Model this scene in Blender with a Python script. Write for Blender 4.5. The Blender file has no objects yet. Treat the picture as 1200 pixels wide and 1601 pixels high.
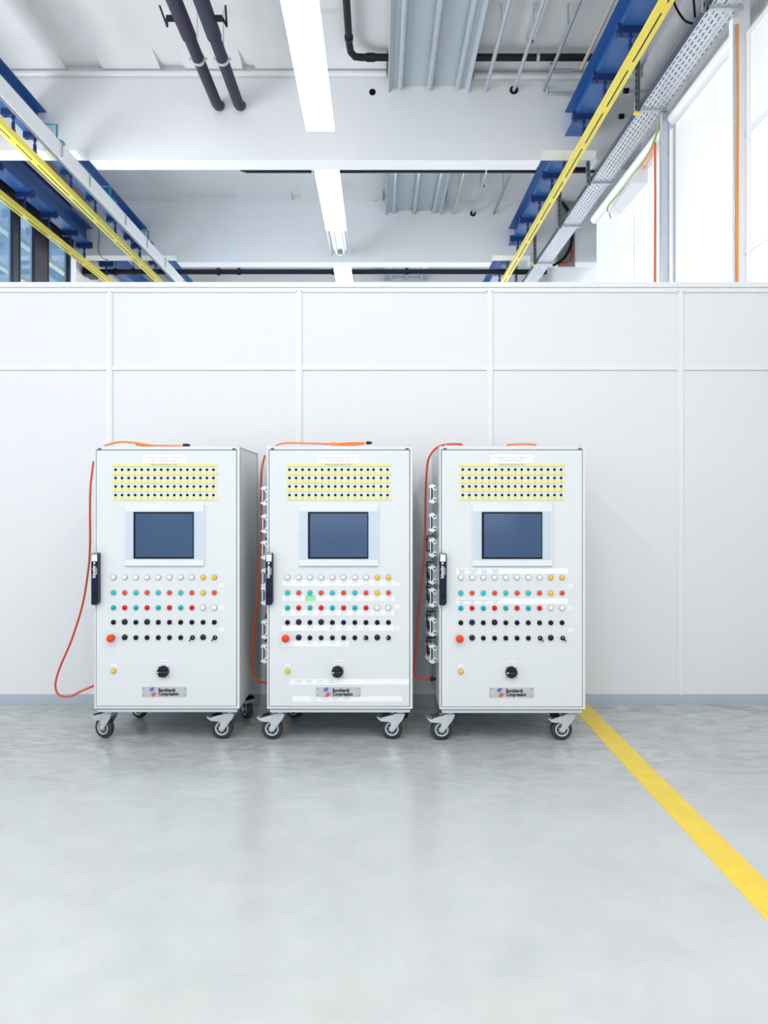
import bpy, math, random
from mathutils import Vector, Matrix
random.seed(7)
C = bpy.context.scene.collection
PI = math.pi

# ------------------------------------------------------------------ camera
CH, F, VX, VY = 1.358, 1158.0, 592.0, 777.0        # eye height, focal length and vanishing point (1200 x 1601 frame)
cam_d = bpy.data.cameras.new('camera'); cam = bpy.data.objects.new('camera', cam_d); C.objects.link(cam)
cam_d.sensor_fit = 'HORIZONTAL'; cam_d.sensor_width = 24.0; cam_d.lens = F/1200*24.0
cam_d.shift_x = (600-VX)/1200; cam_d.shift_y = -(800.5-VY)/1200
cam_d.clip_start = 0.05; cam_d.clip_end = 200
cam.location = (0, 0, CH); cam.rotation_euler = (PI/2, 0, 0)
bpy.context.scene.camera = cam

# ------------------------------------------------------------------ light
SC = bpy.context.scene
SC.view_settings.view_transform = 'Standard'; SC.view_settings.look = 'None'
SC.view_settings.exposure = 0.12; SC.view_settings.gamma = 1.0
try: SC.view_settings.use_curve_mapping = False
except Exception: pass
try:
    SC.cycles.use_denoising = True; SC.cycles.max_bounces = 10; SC.cycles.diffuse_bounces = 6
    SC.cycles.sample_clamp_indirect = 8.0
    SC.cycles.caustics_reflective = False; SC.cycles.caustics_refractive = False
except Exception: pass
W = bpy.data.worlds.new('daylight'); SC.world = W; W.use_nodes = True
bg = W.node_tree.nodes['Background']; bg.inputs[0].default_value = (0.80, 0.90, 1.0, 1); bg.inputs[1].default_value = 1.15

def area(name, loc, rot, sx, sy, power, col=(1, 1, 1)):
    l = bpy.data.lights.new(name, 'AREA'); l.shape = 'RECTANGLE'; l.size = sx; l.size_y = sy
    l.energy = power; l.color = col
    o = bpy.data.objects.new(name, l); C.objects.link(o); o.location = loc; o.rotation_euler = rot
    return o
KEY, BACK, LEFTFILL, FARFILL, OVER = 38, 50, 430, 400, 56
area('window_daylight_left', (-4.95, 0.6, 2.7), (0, -PI/2, 0), 2.6, 6.0, KEY, (0.95, 0.98, 1.0))
area('back_fill_light', (0.2, -5.9, 2.55), (PI/2, 0, 0), 6.0, 3.6, BACK, (0.95, 0.98, 1.0))  # added unseen light behind the camera, a frontal fill
area('far_left_fill_light', (-6.3, 6.6, 2.7), (0, -PI/2, 0), 3.8, 3.6, LEFTFILL, (0.97, 0.98, 1.0))  # unseen light outside the left opening, added to brighten ceiling and enclosure
area('far_fill_light', (-0.3, 17.0, 3.6), (-PI/2, 0, 0), 6.0, 4.2, FARFILL, (0.95, 0.98, 1.0))  # added unseen light past the far wall, lifting the ceiling and beams
for lx in (-2.6, -0.59, 1.6):                              # added unseen fill lights overhead, brightening the floor near the camera
    for ly in (-3.2, 0.1):
        area('overhead_fill_light', (lx, ly, 5.0), (0, 0, 0), 0.25, 2.6, OVER, (1.0, 0.99, 0.96))

# ------------------------------------------------------------------ materials
MATS = {}
def mat(name, col, rough=0.5, metal=0.0, noise=None, emit=None, bump=None, spec=None, coat=None):
    if name in MATS: return MATS[name]
    m = bpy.data.materials.new(name); m.use_nodes = True; nt = m.node_tree
    b = nt.nodes['Principled BSDF']
    b.inputs['Base Color'].default_value = (*col, 1); b.inputs['Roughness'].default_value = rough
    b.inputs['Metallic'].default_value = metal
    if spec is not None: b.inputs['Specular IOR Level'].default_value = spec
    if coat: b.inputs['Coat Weight'].default_value = coat; b.inputs['Coat Roughness'].default_value = 0.1
    if emit:
        b.inputs['Emission Color'].default_value = (*emit[0], 1); b.inputs['Emission Strength'].default_value = emit[1]
    tc = nt.nodes.new('ShaderNodeTexCoord')
    nz = nt.nodes.new('ShaderNodeTexNoise'); sc, amt = noise or (6.0, 0.03)
    nz.inputs['Scale'].default_value = sc; nz.inputs['Detail'].default_value = 5
    nt.links.new(tc.outputs['Object'], nz.inputs['Vector'])
    mr = nt.nodes.new('ShaderNodeMapRange'); mr.inputs[1].default_value = 0.25; mr.inputs[2].default_value = 0.75
    mr.inputs[3].default_value = 1-amt; mr.inputs[4].default_value = 1+amt
    nt.links.new(nz.outputs['Fac'], mr.inputs[0])
    mx = nt.nodes.new('ShaderNodeMix'); mx.data_type = 'RGBA'; mx.blend_type = 'MULTIPLY'; mx.inputs[0].default_value = 1
    mx.inputs[6].default_value = (*col, 1)
    nt.links.new(mr.outputs[0], mx.inputs[7]); nt.links.new(mx.outputs[2], b.inputs['Base Color'])
    if bump:
        bp = nt.nodes.new('ShaderNodeBump'); bp.inputs['Strength'].default_value = bump[1]; bp.inputs['Distance'].default_value = 0.01
        n2 = nt.nodes.new('ShaderNodeTexNoise'); n2.inputs['Scale'].default_value = bump[0]
        nt.links.new(tc.outputs['Object'], n2.inputs['Vector'])
        nt.links.new(n2.outputs['Fac'], bp.inputs['Height']); nt.links.new(bp.outputs[0], b.inputs['Normal'])
    MATS[name] = m; return m

WALLP = mat('partition_panel_white', (0.745, 0.748, 0.765), 0.38, noise=(0.8, 0.012))
TRIMW = mat('partition_trim_white', (0.78, 0.785, 0.80), 0.3, noise=(3, 0.01))
CONC  = mat('painted_concrete', (0.80, 0.81, 0.82), 0.75, noise=(1.3, 0.03), bump=(14, 0.15))
CEIL  = mat('painted_ceiling', (0.77, 0.77, 0.775), 0.85, noise=(1.1, 0.03), bump=(10, 0.2))
LSHAD = mat('trim_shadow_grey', (0.54, 0.56, 0.60), 0.5)  # thin grey strips that paint shadow lines along the partition trims
SKIRT = mat('skirting_grey_vinyl', (0.42, 0.48, 0.54), 0.4)
CAB   = mat('cabinet_light_grey', (0.66, 0.685, 0.70), 0.35, noise=(2, 0.01))
CABS  = mat('cabinet_side_grey', (0.70, 0.72, 0.73), 0.3, noise=(2, 0.01))
GASK  = mat('gasket_dark', (0.05, 0.055, 0.08), 0.7)
SEAM  = mat('seam_slate', (0.28, 0.30, 0.36), 0.5)
PLIN  = mat('plinth_grey', (0.56, 0.62, 0.68), 0.3, 0.3)
BLACK = mat('black_plastic', (0.004, 0.004, 0.009), 0.35, spec=0.2)
BLKS  = mat('black_satin', (0.008, 0.009, 0.018), 0.3, spec=0.3)
NAVYH = mat('handle_navy_black', (0.004, 0.008, 0.028), 0.3, spec=0.25)
WHT   = mat('white_plastic', (0.80, 0.81, 0.83), 0.3)
PAPER = mat('label_paper_white', (0.82, 0.83, 0.86), 0.6)
RING  = mat('lamp_ring_grey', (0.45, 0.46, 0.48), 0.3, 0.7)
RED   = mat('button_red', (0.80, 0.050, 0.006), 0.3, spec=0.25)
DRED  = mat('button_deep_red', (0.62, 0.008, 0.008), 0.3, spec=0.2)
TEAL  = mat('button_teal', (0.0, 0.50, 0.50), 0.3, spec=0.25)
TEALD = mat('button_teal_dark', (0.0, 0.36, 0.38), 0.3, spec=0.25)
YEL   = mat('button_yellow', (0.88, 0.50, 0.01), 0.3, spec=0.25)
STRIP = mat('label_yellow', (0.76, 0.71, 0.27), 0.6)
GRNL  = mat('label_green', (0.28, 0.72, 0.36), 0.6)
INK   = mat('ink_grey', (0.12, 0.12, 0.15), 0.7)
INKD  = mat('ink_black', (0.02, 0.02, 0.03), 0.7)
FADED = mat('ink_faded', (0.40, 0.42, 0.45), 0.7)
SIDEP = mat('screen_side_bluegrey', (0.53, 0.60, 0.69), 0.4)
SCRN  = mat('screen_dark_blue', (0.020, 0.062, 0.150), 0.10, spec=0.7)
STEEL = mat('zinc_steel', (0.66, 0.70, 0.74), 0.3, 0.75, noise=(20, 0.05))
RIM   = mat('wheel_rim_pale', (0.62, 0.70, 0.76), 0.35, 0.3)
RUB   = mat('rubber_dark', (0.035, 0.033, 0.032), 0.6)
ALU   = mat('brushed_plate', (0.52, 0.53, 0.54), 0.35, 0.4, noise=(40, 0.04))
LBLUE = mat('logo_blue', (0.01, 0.05, 0.36), 0.5, spec=0.2)
LRED  = mat('logo_red', (0.58, 0.01, 0.015), 0.5, spec=0.2)
ORNG  = mat('cable_orange', (0.90, 0.22, 0.03), 0.35)
ORNGR = mat('cable_red_orange', (0.66, 0.07, 0.02), 0.35)
BRASS = mat('brass', (0.75, 0.58, 0.25), 0.3, 0.8)
BLUE  = mat('crane_blue', (0.028, 0.115, 0.34), 0.38, noise=(4, 0.04))
BLUD  = mat('clamp_blue', (0.010, 0.035, 0.16), 0.45)
YRAIL = mat('rail_yellow', (0.86, 0.70, 0.07), 0.35, noise=(5, 0.02))
YFLR  = mat('floor_paint_yellow', (0.80, 0.58, 0.045), 0.4, noise=(9, 0.06))
DARKP = mat('pipe_dark', (0.010, 0.009, 0.018), 0.5, spec=0.3)
INSUL = mat('pipe_insulation', (0.034, 0.028, 0.055), 0.6, spec=0.3)
PANEL = mat('radiant_panel_grey', (0.42, 0.47, 0.52), 0.4, noise=(2, 0.02))
GALV  = mat('galvanised', (0.55, 0.60, 0.64), 0.35, 0.55, noise=(25, 0.08))
GALVD = mat('galvanised_dull', (0.36, 0.41, 0.43), 0.45, 0.4, noise=(25, 0.1))
TRAYM = mat('tray_galvanised', (0.66, 0.69, 0.74), 0.35, 0.4, noise=(30, 0.06))
TRAYS = mat('tray_side_dark', (0.10, 0.13, 0.18), 0.45, 0.3)
LIGHT = mat('lamp_diffuser', (0.95, 0.95, 0.9), 0.4, emit=((1.0, 0.985, 0.94), 4.0))
LHOUS = mat('lamp_housing', (0.52, 0.55, 0.58), 0.35, 0.2)
WFRM  = mat('window_frame_dark', (0.022, 0.024, 0.040), 0.4)
CYAN  = mat('bracket_teal', (0.01, 0.27, 0.40), 0.4)
ENCW  = mat('enclosure_white', (0.88, 0.88, 0.90), 0.4, noise=(1, 0.005))
GREEN = mat('wire_green', (0.25, 0.40, 0.05), 0.5)

def glass():
    m = bpy.data.materials.new('window_glass'); m.use_nodes = True; nt = m.node_tree
    for n in list(nt.nodes): nt.nodes.remove(n)
    out = nt.nodes.new('ShaderNodeOutputMaterial'); mix = nt.nodes.new('ShaderNodeMixShader')
    tr = nt.nodes.new('ShaderNodeBsdfTransparent'); tr.inputs[0].default_value = (0.60, 0.76, 0.90, 1)
    gl = nt.nodes.new('ShaderNodeBsdfGlossy'); gl.inputs['Roughness'].default_value = 0.02
    fr = nt.nodes.new('ShaderNodeLayerWeight'); fr.inputs[0].default_value = 0.25
    nt.links.new(fr.outputs[1], mix.inputs[0]); nt.links.new(tr.outputs[0], mix.inputs[1]); nt.links.new(gl.outputs[0], mix.inputs[2])
    nt.links.new(mix.outputs[0], out.inputs[0]); return m
GLASS = glass()

def floor_mat():
    m = bpy.data.materials.new('floor_epoxy_grey'); m.use_nodes = True; nt = m.node_tree; b = nt.nodes['Principled BSDF']
    L = nt.links.new; N = nt.nodes.new
    tc = N('ShaderNodeTexCoord')
    n1 = N('ShaderNodeTexNoise'); n1.inputs['Scale'].default_value = 1.1; n1.inputs['Detail'].default_value = 8; n1.inputs['Roughness'].default_value = 0.6
    n2 = N('ShaderNodeTexNoise'); n2.inputs['Scale'].default_value = 6; n2.inputs['Detail'].default_value = 9; n2.inputs['Distortion'].default_value = 0.35; n2.inputs['Roughness'].default_value = 0.65
    n3 = N('ShaderNodeTexNoise'); n3.inputs['Scale'].default_value = 34; n3.inputs['Detail'].default_value = 4
    for n in (n1, n2, n3): L(tc.outputs['Object'], n.inputs['Vector'])
    r1 = N('ShaderNodeValToRGB'); r1.color_ramp.elements[0].position = 0.25; r1.color_ramp.elements[0].color = (0.475, 0.495, 0.495, 1)
    r1.color_ramp.elements[1].position = 0.75; r1.color_ramp.elements[1].color = (0.535, 0.555, 0.55, 1)
    L(n2.outputs['Fac'], r1.inputs[0])
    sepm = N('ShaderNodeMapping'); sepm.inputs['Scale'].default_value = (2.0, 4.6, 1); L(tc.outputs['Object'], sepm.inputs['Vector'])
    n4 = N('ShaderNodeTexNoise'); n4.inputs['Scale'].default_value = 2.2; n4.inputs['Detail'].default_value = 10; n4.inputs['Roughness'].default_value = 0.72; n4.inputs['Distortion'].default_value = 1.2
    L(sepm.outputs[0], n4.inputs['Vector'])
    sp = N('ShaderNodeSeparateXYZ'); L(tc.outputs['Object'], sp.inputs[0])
    ym = N('ShaderNodeMapRange'); ym.inputs[1].default_value = 3.0; ym.inputs[2].default_value = 4.1; L(sp.outputs[1], ym.inputs[0])  # fades scuffs in towards the wall, painting the floor's light falloff there
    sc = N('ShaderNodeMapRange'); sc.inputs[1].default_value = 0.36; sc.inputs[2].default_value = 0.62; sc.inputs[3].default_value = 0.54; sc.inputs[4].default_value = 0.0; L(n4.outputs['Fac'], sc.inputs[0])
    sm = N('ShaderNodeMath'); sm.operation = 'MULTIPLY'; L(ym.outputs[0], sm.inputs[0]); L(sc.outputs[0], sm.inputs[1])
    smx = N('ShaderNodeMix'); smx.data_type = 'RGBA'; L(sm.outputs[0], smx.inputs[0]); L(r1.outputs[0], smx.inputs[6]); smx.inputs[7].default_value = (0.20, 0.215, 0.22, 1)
    r2 = N('ShaderNodeMapRange'); r2.inputs[1].default_value = 0.3; r2.inputs[2].default_value = 0.7; r2.inputs[3].default_value = 0.93; r2.inputs[4].default_value = 1.07
    L(n1.outputs['Fac'], r2.inputs[0])
    mx = N('ShaderNodeMix'); mx.data_type = 'RGBA'; mx.blend_type = 'MULTIPLY'; mx.inputs[0].default_value = 1
    L(smx.outputs[2], mx.inputs[6]); L(r2.outputs[0], mx.inputs[7]); L(mx.outputs[2], b.inputs['Base Color'])
    r3 = N('ShaderNodeMapRange'); r3.inputs[1].default_value = 0.3; r3.inputs[2].default_value = 0.7; r3.inputs[3].default_value = 0.15; r3.inputs[4].default_value = 0.25
    L(n2.outputs['Fac'], r3.inputs[0]); L(r3.outputs[0], b.inputs['Roughness'])
    b.inputs['Specular IOR Level'].default_value = 0.42
    bp = N('ShaderNodeBump'); bp.inputs['Strength'].default_value = 0.05; bp.inputs['Distance'].default_value = 0.01
    L(n3.outputs['Fac'], bp.inputs['Height']); L(bp.outputs[0], b.inputs['Normal'])
    return m
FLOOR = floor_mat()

def brick_mat():
    m = bpy.data.materials.new('white_brick'); m.use_nodes = True; nt = m.node_tree; b = nt.nodes['Principled BSDF']
    tc = nt.nodes.new('ShaderNodeTexCoord'); mp = nt.nodes.new('ShaderNodeMapping'); mp.inputs['Rotation'].default_value = (PI/2, 0, PI/2)
    sx = nt.nodes.new('ShaderNodeSeparateXYZ'); cx = nt.nodes.new('ShaderNodeCombineXYZ')
    nt.links.new(tc.outputs['Object'], sx.inputs[0]); nt.links.new(sx.outputs[1], cx.inputs[0]); nt.links.new(sx.outputs[2], cx.inputs[1])
    br = nt.nodes.new('ShaderNodeTexBrick'); br.inputs['Scale'].default_value = 3.2
    br.inputs['Color1'].default_value = (0.74, 0.74, 0.75, 1); br.inputs['Color2'].default_value = (0.68, 0.68, 0.70, 1)
    br.inputs['Mortar'].default_value = (0.58, 0.58, 0.60, 1); br.inputs['Mortar Size'].default_value = 0.012
    nt.links.new(cx.outputs[0], br.inputs['Vector']); nt.links.new(br.outputs['Color'], b.inputs['Base Color'])
    b.inputs['Roughness'].default_value = 0.8
    return m
BRICK = brick_mat()

# ------------------------------------------------------------------ mesh builder
class MB:
    def __init__(s): s.v = []; s.f = []; s.m = []; s.sm = []; s.T = None
    def _add(s, vs, fs, m=0, smooth=False):
        o = len(s.v)
        if s.T is not None: vs = [tuple(s.T @ Vector(v)) for v in vs]
        s.v += [tuple(v) for v in vs]
        for f in fs: s.f.append(tuple(i+o for i in f)); s.m.append(m); s.sm.append(smooth)
    def box(s, x0, x1, y0, y1, z0, z1, m=0):
        if x0 > x1: x0, x1 = x1, x0
        if y0 > y1: y0, y1 = y1, y0
        if z0 > z1: z0, z1 = z1, z0
        s._add([(x0,y0,z0),(x1,y0,z0),(x1,y1,z0),(x0,y1,z0),(x0,y0,z1),(x1,y0,z1),(x1,y1,z1),(x0,y1,z1)],
               [(0,3,2,1),(4,5,6,7),(0,1,5,4),(1,2,6,5),(2,3,7,6),(3,0,4,7)], m); return s
    def prism(s, poly, axis, a, b, m=0, smooth=False):
        """poly in the other two axes (x:yz, y:xz, z:xy), extruded from a to b"""
        def p(u, w, t): return {'x': (t,u,w), 'y': (u,t,w), 'z': (u,w,t)}[axis]
        n = len(poly); vs = [p(u, w, a) for u, w in poly] + [p(u, w, b) for u, w in poly]
        ar = sum(poly[i][0]*poly[(i+1)%n][1]-poly[(i+1)%n][0]*poly[i][1] for i in range(n))
        flip = (ar > 0) != (axis == 'y'); flip = flip if b > a else not flip
        fs = [tuple(range(n)), tuple(range(2*n-1, n-1, -1))]
        fs = [fs[0][::-1], fs[1][::-1]] if flip else fs
        s._add(vs, fs, m)
        q = [(i, i+n, (i+1)%n+n, (i+1)%n) for i in range(n)]
        if flip: q = [f[::-1] for f in q]
        s._add(vs, q, m, smooth); return s
    def cyl(s, p0, p1, r, r1=None, n=16, m=0, caps=True, smooth=True):
        p0, p1 = Vector(p0), Vector(p1); r1 = r if r1 is None else r1
        d = (p1-p0).normalized(); u = d.orthogonal().normalized(); w = d.cross(u)
        vs = []
        for p, rr in ((p0, r), (p1, r1)):
            for i in range(n):
                a = 2*PI*i/n; vs.append(p+(u*math.cos(a)+w*math.sin(a))*rr)
        s._add(vs, [(i, (i+1)%n, (i+1)%n+n, i+n) for i in range(n)], m, smooth)
        if caps:
            s._add(vs, [tuple(range(n))[::-1], tuple(range(n, 2*n))], m)
        return s
    def lathe(s, prof, p0, d, n=20, m=0, smooth=True):
        """prof: list of (radius, distance along d)"""
        p0 = Vector(p0); d = Vector(d).normalized(); u = d.orthogonal().normalized(); w = d.cross(u); vs = []
        for r, t in prof:
            for i in range(n):
                a = 2*PI*i/n; vs.append(p0+d*t+(u*math.cos(a)+w*math.sin(a))*r)
        fs = []
        for k in range(len(prof)-1):
            fs += [(k*n+i, k*n+(i+1)%n, (k+1)*n+(i+1)%n, (k+1)*n+i) for i in range(n)]
        s._add(vs, fs, m, smooth)
        s._add(vs, [tuple(range(n))[::-1], tuple(range((len(prof)-1)*n, len(prof)*n))], m, smooth and prof[-1][0] < 1e-3)
        return s
    def tube(s, pts, r, n=10, m=0, sub=0):
        pts = [Vector(p) for p in pts]
        if sub:
            q = []
            for i in range(len(pts)-1):
                a = pts[max(i-1, 0)]; b = pts[i]; c = pts[i+1]; d = pts[min(i+2, len(pts)-1)]
                for k in range(sub):
                    t = k/sub
                    q.append(0.5*((2*b)+(c-a)*t+(2*a-5*b+4*c-d)*t*t+(3*b-a-3*c+d)*t**3))
            q.append(pts[-1]); pts = q
        vs = []; u = None
        for i, p in enumerate(pts):
            d = (pts[min(i+1, len(pts)-1)]-pts[max(i-1, 0)]).normalized()
            if u is None: u = d.orthogonal().normalized()
            u = (u-d*u.dot(d)).normalized(); w = d.cross(u)
            for k in range(n):
                a = 2*PI*k/n; vs.append(p+(u*math.cos(a)+w*math.sin(a))*r)
        L = len(pts)
        s._add(vs, [(k*n+i, k*n+(i+1)%n, (k+1)*n+(i+1)%n, (k+1)*n+i) for k in range(L-1) for i in range(n)], m, True)
        s._add(vs, [tuple(range(n))[::-1], tuple(range((L-1)*n, L*n))], m); return s
    def ring(s, pts2, y0, y1, m=0):
        s.prism(pts2, 'y', y0, y1, m); return s
    def text(s, txt, cx, cz, size, y, m=0, align='CENTER', rot=0.0, bold=0.0, sx=1.0):
        """flat lettering in the x-z plane facing -y"""
        c = bpy.data.curves.new('lettering', 'FONT'); c.body = txt; c.size = size; c.align_x = align; c.align_y = 'CENTER'
        c.resolution_u = 2; c.offset = bold
        o = bpy.data.objects.new('lettering', c); C.objects.link(o)
        dg = bpy.context.evaluated_depsgraph_get(); me = o.evaluated_get(dg).to_mesh()
        ca, sa = math.cos(rot), math.sin(rot)
        vs = [(cx+(v.co.x*sx*ca-v.co.y*sa), y, cz+(v.co.x*sx*sa+v.co.y*ca)) for v in me.vertices]
        fs = [tuple(p.vertices) for p in me.polygons]
        s._add(vs, fs, m)
        o.evaluated_get(dg).to_mesh_clear(); bpy.data.objects.remove(o); bpy.data.curves.remove(c); return s
    def mesh(s, name, mats):
        me = bpy.data.meshes.new(name); me.from_pydata(s.v, [], s.f)
        for m in (mats if isinstance(mats, (list, tuple)) else [mats]): me.materials.append(m)
        for p, mi, sm in zip(me.polygons, s.m, s.sm): p.material_index = mi; p.use_smooth = sm
        me.update(); return me
    def build(s, name, mats, parent=None, loc=(0,0,0), bevel=0.0, label=None):
        o = bpy.data.objects.new(name, s.mesh(name, mats)); C.objects.link(o); o.location = loc
        if parent: o.parent = parent
        if label: o['label'] = label
        if bevel:
            b = o.modifiers.new('bevel', 'BEVEL'); b.width = bevel; b.segments = 2; b.limit_method = 'ANGLE'; b.angle_limit = 0.7
        return o
def inst(name, me, parent, loc, label=None, rot=None):
    o = bpy.data.objects.new(name, me); C.objects.link(o); o.parent = parent; o.location = loc
    if rot: o.rotation_euler = rot
    if label: o['label'] = label
    return o
def empty(name, loc, label, cat, group=None):
    o = bpy.data.objects.new(name, None); C.objects.link(o); o.location = loc; o.empty_display_size = 0.1
    return tag(o, label, cat, group)
def tag(o, label, cat, group=None):
    o['label'] = label; o['category'] = cat
    if group: o['group'] = group
    return o
def struct(name, mb, m, bevel=0.0):
    o = mb.build(name, m, bevel=bevel); o['kind'] = 'structure'; return o
def at(px, py, Y): return Vector(((px-VX)*Y/F, Y, CH+(VY-py)*Y/F))
def rz(z): return CH+z                                # heights of the hall were surveyed from eye level

# ------------------------------------------------------------------ setting
B1, B1b, B2, B2b, B3 = 8.05, 8.29, 11.55, 11.8, 15.1
HC, HB, HN = rz(4.67), rz(3.66), rz(3.765)            # ceiling, beam underside, notch underside
XL, XR, XR2 = -4.8, 2.85, 3.4
YW = 4.87
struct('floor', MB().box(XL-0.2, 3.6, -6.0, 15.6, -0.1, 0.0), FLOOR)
struct('ceiling', MB().box(XL-0.2, 3.6, -6.0, 15.6, HC, HC+0.15), CEIL)
# partition
pw = MB().box(XL, XR, YW, YW+0.10, 0, 2.763)
struct('wall_partition', pw, WALLP)
tx = [-4.27, -3.02, -1.770, -0.526, 0.7275, 1.98]
n = 1
for x in tx:
    t = MB().box(x-0.021, x+0.021, YW-0.006, YW, 0.06, 2.71).box(x-0.012, x+0.012, YW-0.010, YW-0.006, 0.06, 2.71).box(x+0.021, x+0.0245, YW-0.002, YW, 0.06, 2.70, 1)
    struct('trim_%d' % n, t, [TRIMW, LSHAD]); n += 1
xs = [XL]+tx+[XR]
t = MB()
for a, b in zip(xs[:-1], xs[1:]):
    t.box(a+0.021, b-0.021, YW-0.007, YW, 2.194, 2.214).box(a+0.021, b-0.021, YW-0.006, YW, 2.189, 2.194, 1)
struct('trim_%d' % n, t, [TRIMW, LSHAD], 0.001); n += 1
struct('trim_%d' % n, MB().box(XL, XR, YW-0.012, YW+0.112, 2.735, 2.768).box(XL, XR, YW-0.006, YW, 2.704, 2.731).box(XL, XR, YW-0.004, YW, 2.731, 2.735, 1).box(XL, XR, YW-0.005, YW, 2.700, 2.704, 1), [TRIMW, LSHAD], 0.001); n += 1
struct('baseboard_partition', MB().box(XL, XR, YW-0.007, YW, 0.004, 0.062).box(XL, XR, YW-0.013, YW, 0.0, 0.008), [SKIRT], 0.001)
# left wall, with window openings
wl = MB()
def wall_x(mb, x0, x1, ya, yb, z0, z1, holes):
    ys = ya
    for (h0, h1, k0, k1) in holes:
        mb.box(x0, x1, ys, h0, z0, z1); mb.box(x0, x1, h0, h1, z0, k0); mb.box(x0, x1, h0, h1, k1, z1); ys = h1
    mb.box(x0, x1, ys, yb, z0, z1)
wall_x(wl, XL-0.2, XL, -6.0, 8.3, 0, HC, [(-2.4, 3.6, 1.4, 4.0), (5.1, 8.1, 1.2, 4.6)])
struct('wall_left', wl, CONC)
# far left facade with dark framed glazing (bay between the two beams)
fw = MB()
for y0, y1 in ((8.30, 8.45), (9.75, 9.88), (10.36, 10.74), (11.48, 11.54)): fw.box(XL-0.04, XL+0.004, y0, y1, 1.2, rz(4.05))
fw.box(XL-0.12, XL+0.04, 8.30, 11.75, rz(3.84), rz(4.12)).box(XL-0.14, XL+0.01, 8.30, 11.75, rz(4.12), HC)
fw.box(XL-0.16, XL, 8.30, 11.75, 0, 1.3)
for y in (9.90, 10.34, 10.755, 11.47, 9.735): fw.box(XL-0.035, XL+0.010, y-0.012, y+0.012, 1.3, rz(3.84))
struct('window_1', fw, WFRM)
g = MB()
for y0, y1 in ((8.45, 9.74), (9.89, 10.35), (10.75, 11.48)): g.box(XL-0.030, XL-0.024, y0, y1, 1.3, rz(3.84))
gp = g.build('pane', GLASS, bpy.data.objects['window_1'])
struct('wall_left_far', MB().box(XL-0.2, XL, 11.75, 15.6, 0, HC), CONC)
# facade wall ends right of the glazing
# right wall: white brick over the enclosure
struct('wall_right', MB().box(XR, XR+0.2, -6.0, 8.29, 0, HC), BRICK)
struct('wall_right_far', MB().box(XR2, XR2+0.2, 8.29, 15.6, 0, HC).box(XR, XR2+0.2, 8.10, 8.29, 0, HC), CONC)
# rear and far walls with big openings for sky and added fill light
def wall_y(mb, y0, y1, xa, xb, z0, z1, h):
    h0, h1, k0, k1 = h
    mb.box(xa, h0, y0, y1, z0, z1); mb.box(h1, xb, y0, y1, z0, z1); mb.box(h0, h1, y0, y1, z0, k0); mb.box(h0, h1, y0, y1, k1, z1)
wb = MB(); wall_y(wb, -5.8, -5.6, XL, XR, 0, HC, (-4.3, 2.5, 0.70, 4.6)); struct('wall_back', wb, CONC)
wf = MB(); wall_y(wf, 15.4, 15.6, XL, XR2, 0, HC, (-4.0, 3.0, 1.0, 5.7)); struct('wall_far', wf, CONC)

# concrete cross beams with notches over the crane rails
def cross_beam(idx, y0, y1, xr):
    m = MB()
    m.prism([(XL, HN), (-3.15, HN), (-3.15, HB), (1.76, HB), (1.76, HN), (2.36, HN), (2.36, HB), (xr, HB), (xr, HC), (XL, HC)], 'y', y0, y1, 0)
    return m
struct('trim_%d' % n, cross_beam(1, B1, B1b, XR), CONC, 0.004); n += 1
struct('trim_%d' % n, cross_beam(2, B2, B2b, XR2), CONC, 0.004); n += 1
struct('trim_%d' % n, cross_beam(3, B3, B3+0.25, XR2), CONC, 0.004); n += 1
# haunches between ceiling and beam
for (bf, segs) in ((B1, [(-4.8, -3.38), (-2.98, -2.36), (-2.09, -1.47), (-1.33, 0.08), (1.02, 2.8)]), (B2, [(-4.8, -3.1), (-2.2, -1.35), (-1.2, 0.06), (1.05, 3.3)])):
    for a, b in segs:
        struct('trim_%d' % n, MB().prism([(bf-0.34, HC), (bf-0.02, HC), (bf, HC), (bf, HC-0.05), (bf-0.03, HC-0.05)], 'x', a, b), CEIL); n += 1
# shallow ceiling coffer in the second bay
cf = MB(); q = HC-0.12
cf.box(-3.0, -1.75, 9.35, 9.45, q, HC).box(-3.0, -1.75, 10.05, 10.15, q, HC).box(-3.0, -2.9, 9.45, 10.05, q, HC).box(-1.85, -1.75, 9.45, 10.05, q, HC)
struct('trim_%d' % n, cf, CEIL, 0.01); n += 1
# white enclosure wall on the right, its frames and end
ew = MB().box(2.72, XR-0.001, YW+0.112, 9.26, 0, rz(3.43)).box(XR-0.001, XR2, 8.3, 9.26, 0, rz(3.43))
struct('wall_enclosure', ew, ENCW)
en = MB()
for y in (5.44,): en.box(2.710, 2.72, y-0.02, y+0.02, 2.6, rz(3.43))
en.box(2.712, 2.72, YW+0.12, 5.52, rz(2.67), rz(2.72)).box(2.712, 2.72, YW+0.12, 5.52, rz(1.80), rz(1.85)).box(2.712, 2.72, YW+0.12, 5.52, rz(3.39), rz(3.43))
for y in (7.9,): en.box(2.715, 2.72, y-0.008, y+0.008, 1.4, rz(3.43))
en.box(2.715, 2.72, 6.95, 7.9, rz(2.655), rz(2.665)).box(2.695, 2.72, 8.25, 8.31, rz(2.12), rz(2.22))
struct('trim_%d' % n, en, TRIMW); n += 1

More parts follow.
